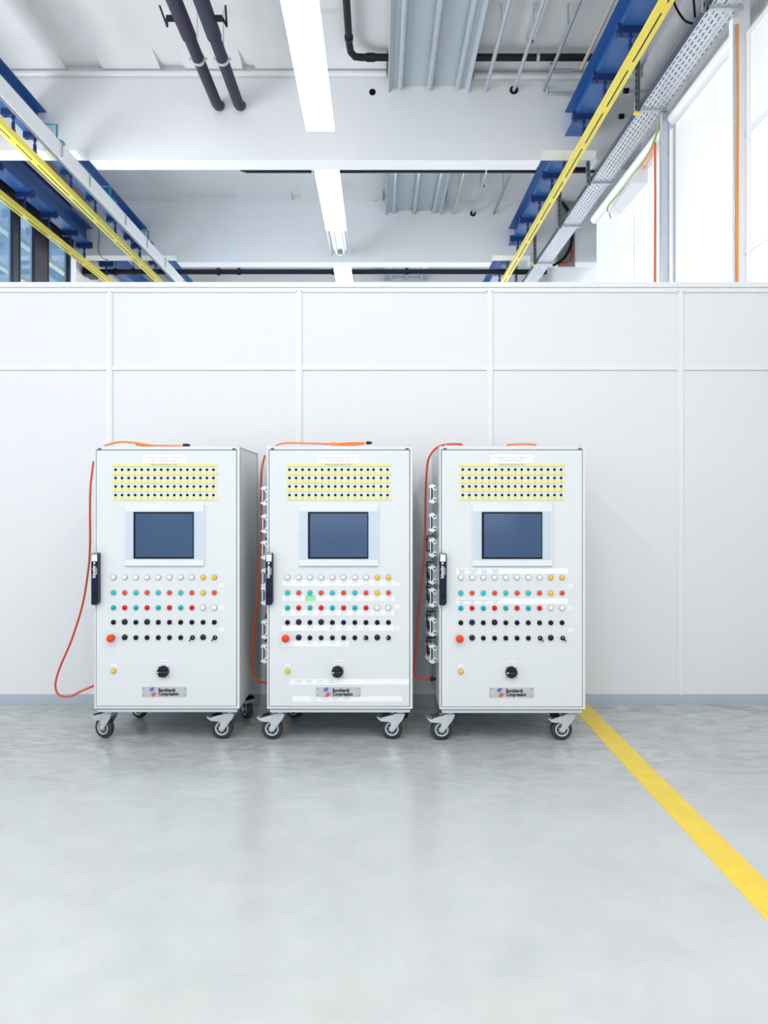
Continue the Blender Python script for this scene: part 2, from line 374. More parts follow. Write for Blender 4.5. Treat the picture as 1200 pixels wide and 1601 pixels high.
# ------------------------------------------------------------------ control cabinets
S = 284.0                                              # drawing scale of the cabinet front, px per metre
def fx(px): return (px-260.5)/S
def fz(py): return CH+(VY-py)/S
def shared(name, mb, mats): return mb.mesh(name, mats)
YD = -0.001                                            # door front plane (local y)
def pilot(col, r=0.0152, h=0.010):                     # illuminated button: ring and lens
    m = MB(); m.lathe([(r, 0), (r, 0.004), (r*0.88, 0.006)], (0,0,0), (0,-1,0), 20, 0)
    m.lathe([(r*0.82, 0.005), (r*0.80, h*0.9), (r*0.62, h*1.1), (0.0005, h*1.15)], (0,0,0), (0,-1,0), 20, 1)
    return m.mesh('pilot', [RING, col])
def flush(col, r=0.0125, ring=BLKS):
    m = MB(); m.lathe([(r, 0), (r, 0.006), (r*0.9, 0.008)], (0,0,0), (0,-1,0), 20, 0)
    m.lathe([(r*0.9, 0.008), (r*0.86, 0.0095), (0.0005, 0.0095)], (0,0,0), (0,-1,0), 20, 1)
    return m.mesh('flush', [ring, col])
ME = {
 'white': pilot(WHT), 'yellow': pilot(YEL), 'teal': pilot(TEAL, 0.0152, 0.008), 'red': pilot(RED, 0.0152, 0.008),
 'teal2': flush(TEALD, 0.0138, TEALD), 'red2': flush(DRED, 0.0138, DRED),
 'plug': flush(BLACK, 0.0133), 'plugbig': flush(BLKS, 0.0158),
 'sock': MB().lathe([(0.0072, 0), (0.0072, 0.003), (0.006, 0.004), (0.0035, 0.004), (0.003, 0.001)], (0,0,0), (0,-1,0), 14, 0).mesh('socket', [BLACK]),
}
es = MB(); es.lathe([(0.016, 0), (0.016, 0.012), (0.013, 0.016)], (0,0,0), (0,-1,0), 24, 1)
es.lathe([(0.012, 0.014), (0.020, 0.022), (0.0215, 0.030), (0.019, 0.036), (0.011, 0.040), (0.0005, 0.041)], (0,0,0), (0,-1,0), 28, 0)
ME['estop'] = es.mesh('estop', [RED, BLKS])
def selector(angle, key):
    m = MB(); m.lathe([(0.0128, 0), (0.0128, 0.007), (0.0115, 0.009)], (0,0,0), (0,-1,0), 20, 0)
    m.T = Matrix.Rotation(angle, 4, 'Y')
    m.box(-0.0035, 0.0035, -0.020, -0.008, -0.011, 0.011, 0)
    m.box(-0.0012, 0.0012, -0.0205, -0.020, 0.002, 0.011, 1)
    if key: m.box(-0.0028, 0.0028, -0.024, -0.018, -0.022, 0.0, 0)
    m.T = None
    return m.mesh('selector', [BLACK, WHT])
ME['sel_l'] = selector(math.radians(45), True); ME['sel_r'] = selector(math.radians(-45), True); ME['sel_0'] = selector(math.radians(-55), False)
mk = MB(); mk.lathe([(0.0325, 0.004), (0.0330, 0.010), (0.0315, 0.020), (0.0290, 0.024)], (0,0,0), (0,-1,0), 32, 0)
mk.box(-0.030, 0.030, -0.034, -0.022, -0.008, 0.008, 0).box(-0.027, -0.020, -0.0345, -0.034, -0.004, 0.004, 1).box(-0.018, 0.028, -0.0343, -0.034, -0.0008, 0.0008, 2)
ME['knob'] = mk.mesh('knob', [BLKS, WHT, INK])
sp = MB().box(-0.033, 0.033, -0.004, 0, -0.033, 0.031, 0)
for a, b in ((-0.028, -0.028), (0.028, -0.028), (0.028, 0.026), (-0.028, 0.026)): sp.cyl((a, -0.0055, b), (a, 0, b), 0.003, n=8, m=1)
ME['swplate'] = sp.mesh('switch_plate', [WHT, INKD])

# brand nameplate with swirl mark and lettering
def nameplate():
    m = MB(); w, h = 0.1215, 0.0265
    m.box(-w, w, -0.003, 0, -h, h, 0)
    for a in (-1, 1):
        for b in (-1, 1): m.cyl((a*(w-0.008), -0.0042, b*(h-0.008)), (a*(w-0.008), 0, b*(h-0.008)), 0.0025, n=8, m=3)
    def band(cx, cz, r0, r1, a0, a1, taper, mi):
        N = 12; out = []; inn = []
        for i in range(N+1):
            t = i/N; a = math.radians(a0+(a1-a0)*t); k = (r1-r0)*(0.25+0.75*math.sin(PI*min(1, (t if taper else 1-t)*0.85+0.08)))
            rm = (r0+r1)/2
            out.append((cx+math.cos(a)*(rm+k/2), -0.0034, cz+math.sin(a)*(rm+k/2))); inn.append((cx+math.cos(a)*(rm-k/2), -0.0034, cz+math.sin(a)*(rm-k/2)))
        vs = out+inn; m._add(vs, [(i, i+N+1, i+N+2, i+1) for i in range(N)], mi)
    for k in range(3): band(-0.058, 0.000, 0.0075+0.0065*k, 0.0125+0.0065*k, 66+4*k, 180-5*k, 0, 1)
    for k in range(3): band(-0.066, 0.000, 0.0075+0.0065*k, 0.0125+0.0065*k, -114+4*k, 2-4*k, 1, 2)
    m.text('Burckhardt', -0.031, 0.0090, 0.0262, -0.0034, 3, 'LEFT', bold=0.0014, sx=0.78)
    m.text('Compression', -0.031, -0.0115, 0.0262, -0.0034, 3, 'LEFT', bold=0.0014, sx=0.78)
    return m.mesh('nameplate', [ALU, LBLUE, LRED, INKD])
ME['plate'] = nameplate()

# lever handle with its maker's name
def handle_mesh():
    m = MB(); w = 0.0195; z0, z1 = fz(944.5), fz(864)
    m.prism([(-w, z0+0.004), (-w+0.004, z0), (w-0.010, z0), (w, z0+0.012), (w, z1-0.004), (w-0.004, z1), (-w, z1)], 'y', -0.034, 0, 0)
    m.box(-w+0.004, w-0.006, -0.037, -0.034, z1-0.045, z1-0.008, 1)
    m.box(-w, w-0.004, -0.035, -0.034, z1-0.004, z1-0.001, 3)
    zc = (z0+z1)/2
    m.text('Schneider', -0.004, z1-0.102, 0.024, -0.0345, 1, 'CENTER', rot=PI/2, bold=0.0006, sx=0.72)
    m.text('Electric', 0.009, z1-0.098, 0.014, -0.0345, 1, 'CENTER', rot=PI/2, sx=0.9)
    m.box(-0.007, 0.002, -0.0348, -0.0343, z1-0.060, z1-0.050, 1)
    m.lathe([(0.009, 0), (0.009, 0.002), (0.006, 0.003)], (0, -0.034, z0+0.06), (0, -1, 0), 16, 2)
    return m.mesh('door_handle', [NAVYH, WHT, BLACK, STEEL])
ME['handle'] = handle_mesh()

# caster: plate and fork, wheel, hub, brake pedal
def caster_meshes():
    r = 0.0595; fk = MB()
    fk.box(-0.045, 0.050, -0.045, 0.045, 0.161, 0.171)
    fk.lathe([(0.026, 0), (0.026, 0.010), (0.034, 0.014), (0.034, 0.020)], (0.004, 0, 0.139), (0, 0, 1), 20)
    for sy in (-1, 1):
        y = sy*0.026
        fk.prism([(0.028, 0.142), (0.022, 0.122), (-0.032, 0.050), (-0.042, 0.046), (-0.053, 0.052), (-0.056, 0.066), (-0.047, 0.084), (-0.046, 0.100), (-0.060, 0.112), (-0.050, 0.138), (-0.030, 0.142)], 'y', y-0.0025, y+0.0025)
    fk.box(-0.030, 0.030, -0.026, 0.026, 0.136, 0.147)
    fk.cyl((-0.042, -0.033, 0.0595), (-0.042, 0.033, 0.0595), 0.008, n=10)
    wh = MB(); wh.lathe([(0.036, -0.016), (0.054, -0.017), (r-0.001, -0.011), (r, 0), (r-0.001, 0.011), (0.054, 0.017), (0.036, 0.016)], (0,0,0), (0,1,0), 36)
    hb = MB(); hb.lathe([(0.010, -0.021), (0.014, -0.019), (0.016, -0.016), (0.030, -0.015), (0.033, -0.018), (0.038, -0.018), (0.038, 0.018), (0.033, 0.018), (0.029, 0.011), (0.016, 0.012), (0.010, 0.021)], (0,0,0), (0,1,0), 32)
    for i in range(7):
        a = 2*PI*i/7; hb.cyl((math.cos(a)*0.0225, -0.0165, math.sin(a)*0.0225), (math.cos(a)*0.0225, -0.0145, math.sin(a)*0.0225), 0.0035, n=8, m=1)
    bp = MB(); bp.prism([(-0.046, 0.101), (-0.075, 0.103), (-0.104, 0.106), (-0.116, 0.117), (-0.126, 0.128), (-0.121, 0.131), (-0.106, 0.121), (-0.090, 0.130), (-0.055, 0.138), (-0.036, 0.136)], 'y', -0.030, 0.030)
    for i in range(4): bp.box(-0.096+i*0.011, -0.091+i*0.011, -0.031, 0.031, 0.124+i*0.004, 0.134+i*0.003, 1)
    return fk.mesh('fork', [STEEL]), wh.mesh('tyre', [RUB]), hb.mesh('hub', [RIM, GALVD]), bp.mesh('pedal', [STEEL, BLACK])
CF, CW, CHB, CB = caster_meshes()
def add_caster(root, x, y, rot):
    c = inst('caster', CF, root, (x, y, 0), rot=(0, 0, rot))
    inst('tyre', CW, c, (-0.042, 0, 0.0595), 'dark rubber tyre'); inst('wheel_hub', CHB, c, (-0.042, 0, 0.0595), 'pale metal wheel hub')
    inst('brake_pedal', CB, c, (0, 0, 0))

# plug connectors on the left flank (stick out towards -x)
def side_conn():
    m = MB(); m.box(-0.030, 0, -0.022, 0.022, -0.044, 0.044, 0).box(-0.006, 0, -0.028, 0.028, -0.052, 0.052, 0).box(-0.036, -0.030, -0.018, 0.018, -0.036, 0.036, 1)
    lv = MB()
    for sz in (-1, 1):
        for sy in (-1, 1):
            y = sy*0.025
            lv.prism([(-0.006, sz*0.022), (-0.024, sz*0.018), (-0.034, sz*0.034), (-0.050, sz*0.036), (-0.052, sz*0.044), (-0.030, sz*0.056), (-0.012, sz*0.046)], 'y', y-0.0025, y+0.0025, 0)
        lv.cyl((-0.018, -0.030, sz*0.034), (-0.018, 0.030, sz*0.034), 0.005, n=8, m=1)
    lv.box(-0.044, -0.039, -0.028, -0.023, -0.034, 0.034, 0)
    return m.mesh('connector', [GALVD, BLKS]), lv.mesh('lever', [STEEL, BLACK])
SCM, SLM = side_conn()
def open_conn():
    m = MB(); m.box(-0.024, 0, -0.020, 0.020, -0.040, 0.040, 0).box(-0.052, -0.047, -0.018, 0.018, -0.052, 0.040, 1)
    for z in (-0.050, 0.038): m.box(-0.052, -0.006, -0.018, -0.012, z, z+0.005, 1).box(-0.052, -0.006, 0.012, 0.018, z, z+0.005, 1)
    m.cyl((-0.060, 0, 0.02), (-0.020, 0, 0.02), 0.0035, n=8, m=1)
    return m.mesh('open_connector', [GALVD, BLKS])
OCM = open_conn()

LABELS3A = ['Manual\nmode', 'Automatic\nmode', 'Local\nmode', 'Remote\nmode']+['']*6
LABELS3B = ['Ex Pump A\nRun', 'Ex Pump A\nFault', 'Ex Pump B\nRun', 'Ex Pump B\nFault']+['']*6

def cabinet(idx, cx, Y, name_no, label, conn, dxp):
    root = empty('control_cabinet', (cx, Y, 0), label, 'control cabinet', 'white control cabinets on casters')
    w, D = 0.400, 0.60; zt, zb = fz(698), fz(1108)
    sh = MB()
    sh.box(-w, w, 0.018, D, zb, zt-0.004, 1)
    sh.box(-w, w, 0.0, 0.018, zt-0.018, zt, 0).box(-w, w, 0.0, 0.018, zb, zb+0.011, 0)
    sh.box(-w, -w+0.009, 0.0, 0.018, zb+0.011, zt-0.018, 0).box(w-0.014, w, 0.0, 0.018, zb+0.011, zt-0.018, 0)
    sh.box(-w, w, 0.018, D, zt-0.004, zt, 0)
    sh.build('shell', [CAB, CABS], root, bevel=0.0015)
    MB().box(-w+0.008, w-0.012, 0.0165, 0.019, zb+0.010, zt-0.016).build('gasket', GASK, root)
    # seams on the flank and hinge pins
    sm = MB().box(w, w+0.0012, 0.020, 0.026, zb, zt).box(w, w+0.002, 0.585, 0.600, zb, zt).box(w, w+0.001, 0.02, 0.6, zt-0.012, zt-0.008)
    sm.build('side_seam', SEAM, root)
    for hx in (-w+0.03, w-0.03):
        MB().box(hx-0.009, hx+0.009, -0.003, 0.012, zt-0.0165, zt-0.010).build('hinge', GASK, root)
        MB().cyl((hx+0.01, 0.03, zt), (hx+0.01, 0.03, zt+0.010), 0.008, n=12).build('lifting_plug', GALV, root)
    door = MB().box(-w+0.0125, w-0.0175, YD, 0.016, zb+0.0145, zt-0.0215).build('door', CAB, root, bevel=0.0012)
    MB().box(-w+0.014, w-0.014, 0.010, D-0.03, fz(1114.5), zb).box(-w+0.012, w-0.012, 0.008, 0.010, fz(1110), zb, 1).build('plinth', [PLIN, SEAM], root, bevel=0.001)
    ox = dxp/S
    def X(px): return fx(px)+ox
    # title label and yellow strips
    tl = MB().box(X(225), X(291), YD-0.0008, YD, fz(724), fz(711.5), 0)
    tl.text('Compact Container Module %d' % name_no, X(258), fz(715.6), 0.0165, YD-0.0012, 1).text('Ex Analog Ex Digital', X(258), fz(720.2), 0.0165, YD-0.0012, 1)
    tl.build('title_label', [PAPER, FADED], door, label='white title label')
    for k, (a, b) in enumerate(((724.2, 729.2), (737.3, 742.5), (750.5, 755.6), (763.5, 768.8), (776.8, 782))):
        st = MB().box(X(176.5), X(340.7), YD-0.0035, YD, fz(b), fz(a), 0)
        if k == 0: st.text('ANALOG AND SIGNAL TEST', X(258), fz(726.8), 0.0115, YD-0.0038, 1)
        else:
            for i in range(16): st.text(str(i+1+16*(k-1)), X(181.7+i*10.2), fz((a+b)/2), 0.009, YD-0.0038, 1)
        st.build('label_strip', [STRIP, INK], door, label='pale yellow label strip')
    for r, zy in enumerate((734.3, 747.3, 760.6, 774.0)):
        for i in range(16):
            xx = X(181.7+i*10.2)-(0.005 if (idx == 1 and i == 13) else 0)
            inst('test_socket', ME['sock'], door, (xx, YD, fz(zy)))
    # operator panel
    pn = MB()
    x0, x1, z0, z1 = X(196.5), X(320.3), fz(885), fz(789)
    pn.box(x0, x1, YD-0.010, YD, z0, z1, 0).box(X(197.6), X(318.8), YD-0.0112, YD-0.010, fz(874.8), fz(799.2), 1)
    pn.box(x0, x1, YD-0.0105, YD-0.009, z0, z0+0.003, 2)
    tp = pn.build('touch_panel', [mat('panel_pale', (0.70, 0.725, 0.77), 0.4), SIDEP, SEAM], root, bevel=0.0015)
    MB().box(X(210.8), X(304.8), YD-0.016, YD-0.0112, fz(873.2), fz(800.2)).build('bezel', BLACK, tp, bevel=0.003, label='black screen bezel')
    MB().box(X(214.2), X(303.2), YD-0.0168, YD-0.015, fz(870.5), fz(802.8)).build('screen', SCRN, tp, label='dark blue glossy screen')
    # buttons
    rows = [(902.5, ['white']*8+['yellow']*2), (926.5, ['teal', 'red']*4+['yellow', 'red']), (950, ['teal2', 'red2']*4+['white']*2),
            (972.8, ['plug', 'plugbig', 'plug', 'plugbig']+['plug']*6), (996.8, ['estop', 'plugbig']+['plug']*5+['sel', 'plugbig', 'sel'])]
    nm = {'white': ('indicator_lamp', 'white indicator lamp'), 'yellow': ('indicator_lamp', 'yellow indicator lamp'), 'teal': ('push_button', 'teal illuminated push button'),
          'red': ('push_button', 'orange red illuminated push button'), 'teal2': ('push_button', 'flush teal push button'), 'red2': ('push_button', 'flush dark red push button'),
          'plug': ('blanking_plug', 'small black blanking plug'), 'plugbig': ('blanking_plug', 'larger black blanking plug'), 'estop': ('emergency_stop_button', 'orange red mushroom stop button')}
    for zy, row in rows:
        for i, k in enumerate(row):
            px = 178.6+i*17.5; z = fz(zy)
            if k == 'estop': px -= 2.3
            if k == 'sel':
                inst('selector_switch', ME[('sel_l', 'sel_0', 'sel_r')[idx]], door, (X(px+(1 if idx != 1 else 0)), YD, z), 'black selector switch turned sideways' if idx == 1 else 'black selector switch with key')
                continue
            inst(nm[k][0], ME[k], door, (X(px), YD, z+(0.002 if k == 'plugbig' else 0)), nm[k][1])
    for zy in (915, 950, 984):
        if idx == 1: zy -= 1.5
        tq = 2.6 if idx else 0
        MB().box(X(343.5+tq), X(350.8+tq), YD-0.0008, YD, fz(zy+2.6), fz(zy-2.6), 0).text('1 2', X(347.2+tq), fz(zy), 0.009, YD-0.0012, 1).build('tag', [PAPER, INK], door, label='tiny white numbered tag')
    inst('indicator_lamp', ME['yellow'], door, (X(178.6), YD, fz(1049)), 'yellow indicator lamp alone at the lower left')
    MB().box(X(174.8), X(182.6), YD-0.0008, YD, fz(1043), fz(1038), 0).text('Lamp', X(178.6), fz(1040.5), 0.0085, YD-0.0012, 1).build('tag', [PAPER, INK], door, label='tiny white tag above the yellow lamp')
    inst('main_switch', ME['swplate'], door, (X(257.6), YD, fz(1049.8)), 'square white switch plate with a round black knob')
    MB().box(X(250), X(264.3), YD-0.0008, YD, fz(1037.6), fz(1032.3), 0).text('Main Switch', X(257.1), fz(1035), 0.0085, YD-0.0012, 1).build('tag', [PAPER, INK], door, label='small white tag above the main switch')
    inst('switch_knob', ME['knob'], door, (X(256.9), YD, fz(1049.4)), 'round black rotary knob')
    inst('nameplate', ME['plate'], door, (X(257.7), YD, fz(1081.6)), 'metal nameplate with a blue and red swirl and company name')
    inst('door_handle', ME['handle'], door, (-w+0.0185-0.002, YD, 0), 'black vertical lever handle with white lettering')
    # paper label rows
    def paper_row(xa, xb, ya, yb, ncell, txt=None, green=None, scrib=None):
        m = MB(); cw = (xb-xa)/ncell
        for i in range(ncell):
            a = xa+i*cw+0.15; b = xa+(i+1)*cw-0.15
            m.box(X(a), X(b), YD-0.0008, YD, fz(yb), fz(ya), 2 if green == i else 0)
            c = X((a+b)/2); h = (yb-ya)
            if txt and i < len(txt) and txt[i]:
                for li, t in enumerate(txt[i].split('\n')):
                    m.text(t, c, fz(ya+h*(0.30+0.42*li)), 0.0125, YD-0.0012, 1, sx=0.95)
            if scrib and scrib[i]:
                for li in range(scrib[i]):
                    zz = fz(ya+h*(0.16+0.30*li)); xx = c-0.017
                    while xx < c+0.015:
                        L = random.uniform(0.0025, 0.007); m.box(xx, xx+L, YD-0.0012, YD-0.0008, zz-0.0013, zz+0.0013, 1); xx += L+0.0018
        m.build('paper_label', [PAPER, FADED if scrib else INK, GRNL], door, label='row of white paper labels')
    if idx == 1:
        paper_row(170.5, 345.5, 907.0, 915.6, 10, scrib=[2, 2, 2, 2, 2, 2, 2, 3, 3, 3])
        paper_row(170.5, 345.5, 930.6, 939.2, 10, green=2, scrib=[3, 2, 3, 2, 2, 2, 2, 2, 3, 3])
        paper_row(170.0, 345.0, 953.6, 962.2, 10, scrib=[3]*10)
        paper_row(170.5, 345.0, 977.2, 986.0, 10, scrib=[1, 0, 2, 0, 3, 3, 3, 3, 0, 0])
        paper_row(169.5, 274.5, 1001.8, 1010.6, 6, scrib=[1, 0, 2, 2, 2, 3])
        for (a, b, c, d, n2) in ((182.3, 373, 1061.5, 1070, 4), (186.5, 357.5, 1088.2, 1096.5, 4)):
            m = MB().box(X(a), min(X(b), w-0.019), YD-0.0006, YD, fz(d), fz(c), 0)
            for i in range(n2):
                for li in range(2):
                    xx = X(a+8+i*17+(20 if c > 1080 else 0)); e = xx+0.034
                    while xx < e:
                        L = random.uniform(0.003, 0.008); zz = fz(c+1.8+li*3.2); m.box(xx, xx+L, YD-0.001, YD-0.0006, zz-0.0016, zz+0.0016, 1); xx += L+0.002
            m.build('paper_label', [PAPER, FADED], door, label='long white paper strip by the nameplate')
    if idx == 2:
        paper_row(171.5, 346, 888.3, 896.6, 10, txt=LABELS3A)
        paper_row(171.0, 345.5, 935.2, 943.6, 10, txt=LABELS3B)
    # casters
    for sx, rr in ((-0.341, 0.0), (0.330, 0.0)):
        rot = {0: -0.42 if sx < 0 else -0.08, 1: -0.05, 2: 0.06}[idx]
        add_caster(root, sx, 0.085, rot); add_caster(root, sx, 0.50, 2.6 if sx < 0 else 2.2)
    # flank connectors
    for k, zz in enumerate(conn):
        z = fz(zz); yy = 0.13+0.01*(k % 2)
        c = inst('plug_connector', SCM, root, (-w, yy, z), 'grey metal plug socket on the left flank'); inst('locking_lever', SLM, c, (0, 0, 0))
        if k >= 2: inst('plug_connector', OCM, root, (-w, yy+0.16, z+0.016), 'open dark plug socket on the left flank')
        if k >= 3:
            c = inst('plug_connector', SCM, root, (-w, yy+0.32, z-0.05), 'grey metal plug socket on the left flank'); inst('locking_lever', SLM, c, (0, 0, 0))
    return root
CABX = [(260.5-VX)/S, (531-VX)/S, (800-VX)/S]
cabinet(0, CABX[0], 4.080, 4, 'leftmost white control cabinet without paper labels, its grey right flank in view', [775, 818, 860, 905, 945, 990, 1028], -1.2)
cabinet(1, CABX[1], 4.075, 1, 'middle white control cabinet with white and one green paper label under its buttons', [775, 820, 862, 907, 935, 990, 1028], 0.3)
cabinet(2, CABX[2], 4.065, 2, 'rightmost white control cabinet beside the yellow floor line, paper labels above its buttons', [772, 818, 858, 902, 938, 985, 1028], 1.4)

# ------------------------------------------------------------------ cables on the cabinets
def cable(name, pts, r, m, label, cat, plug=None, extra=None):
    t = empty(name, tuple(pts[0]), label, cat, 'orange cables on the cabinets'); inv = Vector(pts[0])
    MB().tube([Vector(p)-inv for p in pts], r, 8, sub=6).build('cord', m, t)
    if plug:
        a, b = [Vector(p)-inv for p in plug]
        MB().cyl(a, b, r*1.8, n=12).cyl(b, b+(b-a)*0.35, r*1.2, n=10).build('plug', BLKS, t, label='black plug')
    if extra:
        for e in extra: MB().tube([Vector(p)-inv for p in e], r, 8, sub=6).build('cord', m, t)
    return t
zt = fz(698)
cable('orange_cable', [at(284, 697.4, 4.16), at(262, 697.0, 4.16), at(236, 696.4, 4.16), at(210, 692.3, 4.16), at(190, 691.0, 4.18), at(172, 694, 4.2), at(160, 699, 4.25)],
      0.0055, ORNG, 'short orange cable arched over the top of the leftmost cabinet', 'cable', plug=(at(286, 696.4, 4.16), at(294, 696.2, 4.16)),
      extra=[[at(284, 697.6, 4.20), at(250, 697.4, 4.20), at(225, 696.8, 4.2), at(212, 694.8, 4.2)]])
cable('orange_cable', [at(146, 722, 4.30), at(141.5, 760, 4.20), at(140.5, 800, 4.20), at(140.6, 850, 4.22), at(138, 890, 4.25), at(129, 945, 4.3), at(112, 1000, 4.35), at(93, 1045, 4.4), at(86.5, 1072, 4.4), at(93, 1087, 4.4), at(110, 1088.5, 4.38), at(128, 1080, 4.34), at(146, 1072.5, 4.30)],
      0.0062, ORNGR, 'long red orange cable looping out from the left side of the leftmost cabinet', 'cable')
cable('orange_cable', [at(570, 692.5, 4.16), at(548, 692.6, 4.16), at(520, 694.0, 4.16), at(490, 693.3, 4.16), at(455, 692.6, 4.17), at(440, 693.6, 4.2), at(428, 697.5, 4.22)],
      0.0050, ORNG, 'bundled orange cable with black plug lying on top of the middle cabinet', 'cable', plug=(at(572, 692.4, 4.16), at(579, 692.4, 4.16)),
      extra=[[at(570, 693.4, 4.2), at(540, 695, 4.2), at(522, 693.0, 4.2), at(508, 694.5, 4.2)], [at(565, 694.5, 4.14), at(545, 696, 4.14), at(515, 694.8, 4.14)]])
cable('orange_cable', [at(414, 712, 4.5), at(409, 735, 4.45), at(408, 775, 4.4), at(409, 830, 4.35), at(405, 880, 4.3), at(402, 930, 4.3), at(398, 985, 4.32), at(394.5, 1040, 4.35), at(400, 1062, 4.35), at(416, 1068, 4.3)],
      0.0062, ORNGR, 'red orange cable hanging in the gap between leftmost and middle cabinets', 'cable')
cable('orange_cable', [at(722, 694.8, 4.16), at(706, 694.3, 4.16), at(692, 696, 4.2), at(680, 702, 4.22), at(669, 720, 4.25), at(665.5, 760, 4.28), at(664.5, 810, 4.3), at(663, 860, 4.3), at(659, 910, 4.3), at(653, 970, 4.32), at(648.5, 1030, 4.32), at(648.5, 1055, 4.32), at(657, 1061, 4.32), at(676, 1061.5, 4.30)],
      0.0062, ORNGR, 'red orange cable hanging in the gap between middle and rightmost cabinets', 'cable', plug=(at(672, 1061.5, 4.3), at(679, 1061.5, 4.3)))
cable('orange_cable', [at(838, 695.4, 4.16), at(824, 694.3, 4.16), at(808, 694.6, 4.16), at(792, 695.5, 4.18)],
      0.0055, ORNG, 'short piece of orange cable on top of the rightmost cabinet', 'cable')

# ------------------------------------------------------------------ floor line
tag(MB().box(1.242, 1.368, -3.0, YW-0.014, 0.0, 0.0015).build('floor_line', YFLR), 'wide yellow line painted on the grey floor', 'floor marking')

# ------------------------------------------------------------------ overhead: lamps
def lamp(y0, y1, label, unlit=None):
    z0 = rz(3.70); x0, x1 = -0.735, -0.445
    t = empty('strip_light', ((x0+x1)/2, y0, z0), label, 'ceiling light', 'white strip lights under the ceiling'); cx = (x0+x1)/2
    ye = unlit or y1
    hs = MB()
    pr = [(-0.145, 0.0), (-0.100, 0.060), (0.100, 0.060), (0.145, 0.0), (0.145, 0.006), (0.106, 0.075), (-0.106, 0.075), (-0.145, 0.006)]
    hs.prism(pr, 'y', 0, y1-y0)
    hs.box(-0.02, 0.02, 0.35, 0.37, 0.07, HC-0.002-z0).box(-0.02, 0.02, y1-y0-0.4, y1-y0-0.38, 0.07, HC-0.002-z0)
    hs.build('housing', LHOUS, t)
    MB().prism([(-0.140, 0.001), (0.140, 0.001), (0.100, 0.055), (-0.100, 0.055)], 'y', 0.01, ye-y0-0.005).build('diffuser', LIGHT, t, label='glowing white light strip')
    if unlit:
        for sx in (-0.055, 0.055):
            MB().cyl((sx, unlit-y0+0.02, 0.030), (sx, y1-y0-0.03, 0.030), 0.013, n=12).build('tube', WHT, t, label='bare unlit white tube')
        MB().box(-0.10, 0.10, unlit-y0+0.005, unlit-y0+0.02, 0.01, 0.055).box(-0.03, 0.03, y1-y0-0.06, y1-y0-0.02, 0.01, 0.055).build('socket', LHOUS, t)
    return t
lamp(4.95, 7.50, 'strip light nearest the camera, brightly lit above the middle cabinet')
lamp(8.38, 11.40, 'strip light in the second bay with bare unlit tubes at its far end', unlit=10.30)
lamp(11.95, 14.6, 'farthest strip light, only its near end seen above the partition')

# radiant ceiling panels
def radiant(y0, y1, label):
    x0, x1, z = 0.10, 0.975, rz(4.42)
    t = empty('radiant_panel', ((x0+x1)/2, y0, z), label, 'heating panel', 'grey radiant heating panels'); L = y1-y0; h = (x1-x0)/2
    p = MB()
    p.box(-h+0.12, h-0.12, 0, L, 0.045, 0.060).box(-h+0.05, -h+0.12, 0, L, 0.020, 0.030).box(h-0.12, h-0.05, 0, L, 0.020, 0.030)
    for s in (-1, 1):
        p.box(s*(h-0.12)-0.003, s*(h-0.12)+0.003, 0, L, 0.020, 0.060)
        p.prism([(s*(h-0.05), 0.030), (s*(h-0.05), 0.022), (s*(h-0.005), -0.028), (s*h, -0.022), (s*h, 0.10), (s*(h-0.008), 0.10)], 'y', 0, L)
    for s in (-1, 1):
        for yy in (0.6, L-0.6): p.box(s*0.2-0.004, s*0.2+0.004, yy, yy+0.03, 0.06, HC-0.002-z)
    p.build('panel', PANEL, t)
    for cx in (-0.307, 0.012, 0.318): MB().cyl((cx, 0, 0.020), (cx, L, 0.020), 0.030, n=16).build('heating_pipe', GALV, t)
    return t
radiant(4.6, B1, 'large grey ribbed heating panel under the ceiling, nearest the camera')
radiant(B1b, B2, 'grey ribbed heating panel between the first and second concrete beams')
radiant(B2b, B3, 'grey ribbed heating panel behind the second concrete beam, just above the partition')

# thin conduits running lengthwise near the ceiling
for (y0, y1, bay) in ((4.6, B1, 'in the near bay'), (B1b, B2, 'in the second bay')):
    for x, r, m, what in ((1.16, 0.022, GALV, 'thick grey conduit right of the heating panel'), (1.465, 0.020, GALV, 'grey conduit ending in a black hole in the beam'), (1.79, 0.018, GALVD, 'rightmost thin grey conduit beside the blue crane beam')):
        mb = MB().cyl((0, 0, 0), (0, y1-y0, 0), r, n=12)
        for yy in (1.2, 2.4): mb.box(-0.004, 0.004, yy, yy+0.02, r, HC-0.002-rz(4.42))
        o = mb.build('conduit', m, loc=(x, y0, rz(4.42)))
        tag(o, what+', '+bay, 'conduit', 'lengthwise ceiling conduits')
        if what.startswith('grey conduit'):
            MB().lathe([(0.045, 0), (0.045, 0.012), (0.034, 0.012), (0.03, 0.004)], (0, y1-y0-0.001, 0), (0, -1, 0), 18).build('grommet', BLACK, o, label='black wall grommet')
for x, z, r, m, what, ye in ((2.12, 4.49, 0.020, mat('beige_pipe', (0.55, 0.50, 0.42), 0.5), 'beige pipe beside two white pipes near the blue crane beam', 7.75), (2.20, 4.50, 0.026, WHT, 'left of two white pipes by the blue crane beam', 7.96), (2.275, 4.50, 0.018, WHT, 'thin right one of two white pipes by the blue crane beam', 7.96)):
    tag(MB().cyl((0, 0, 0), (0, ye-4.6, 0), r, n=12).box(-0.005, 0.005, 1.5, 1.52, 0, HC-0.002-rz(z)).build('pipe', m, loc=(x, 4.6, rz(z))), what, 'pipe')
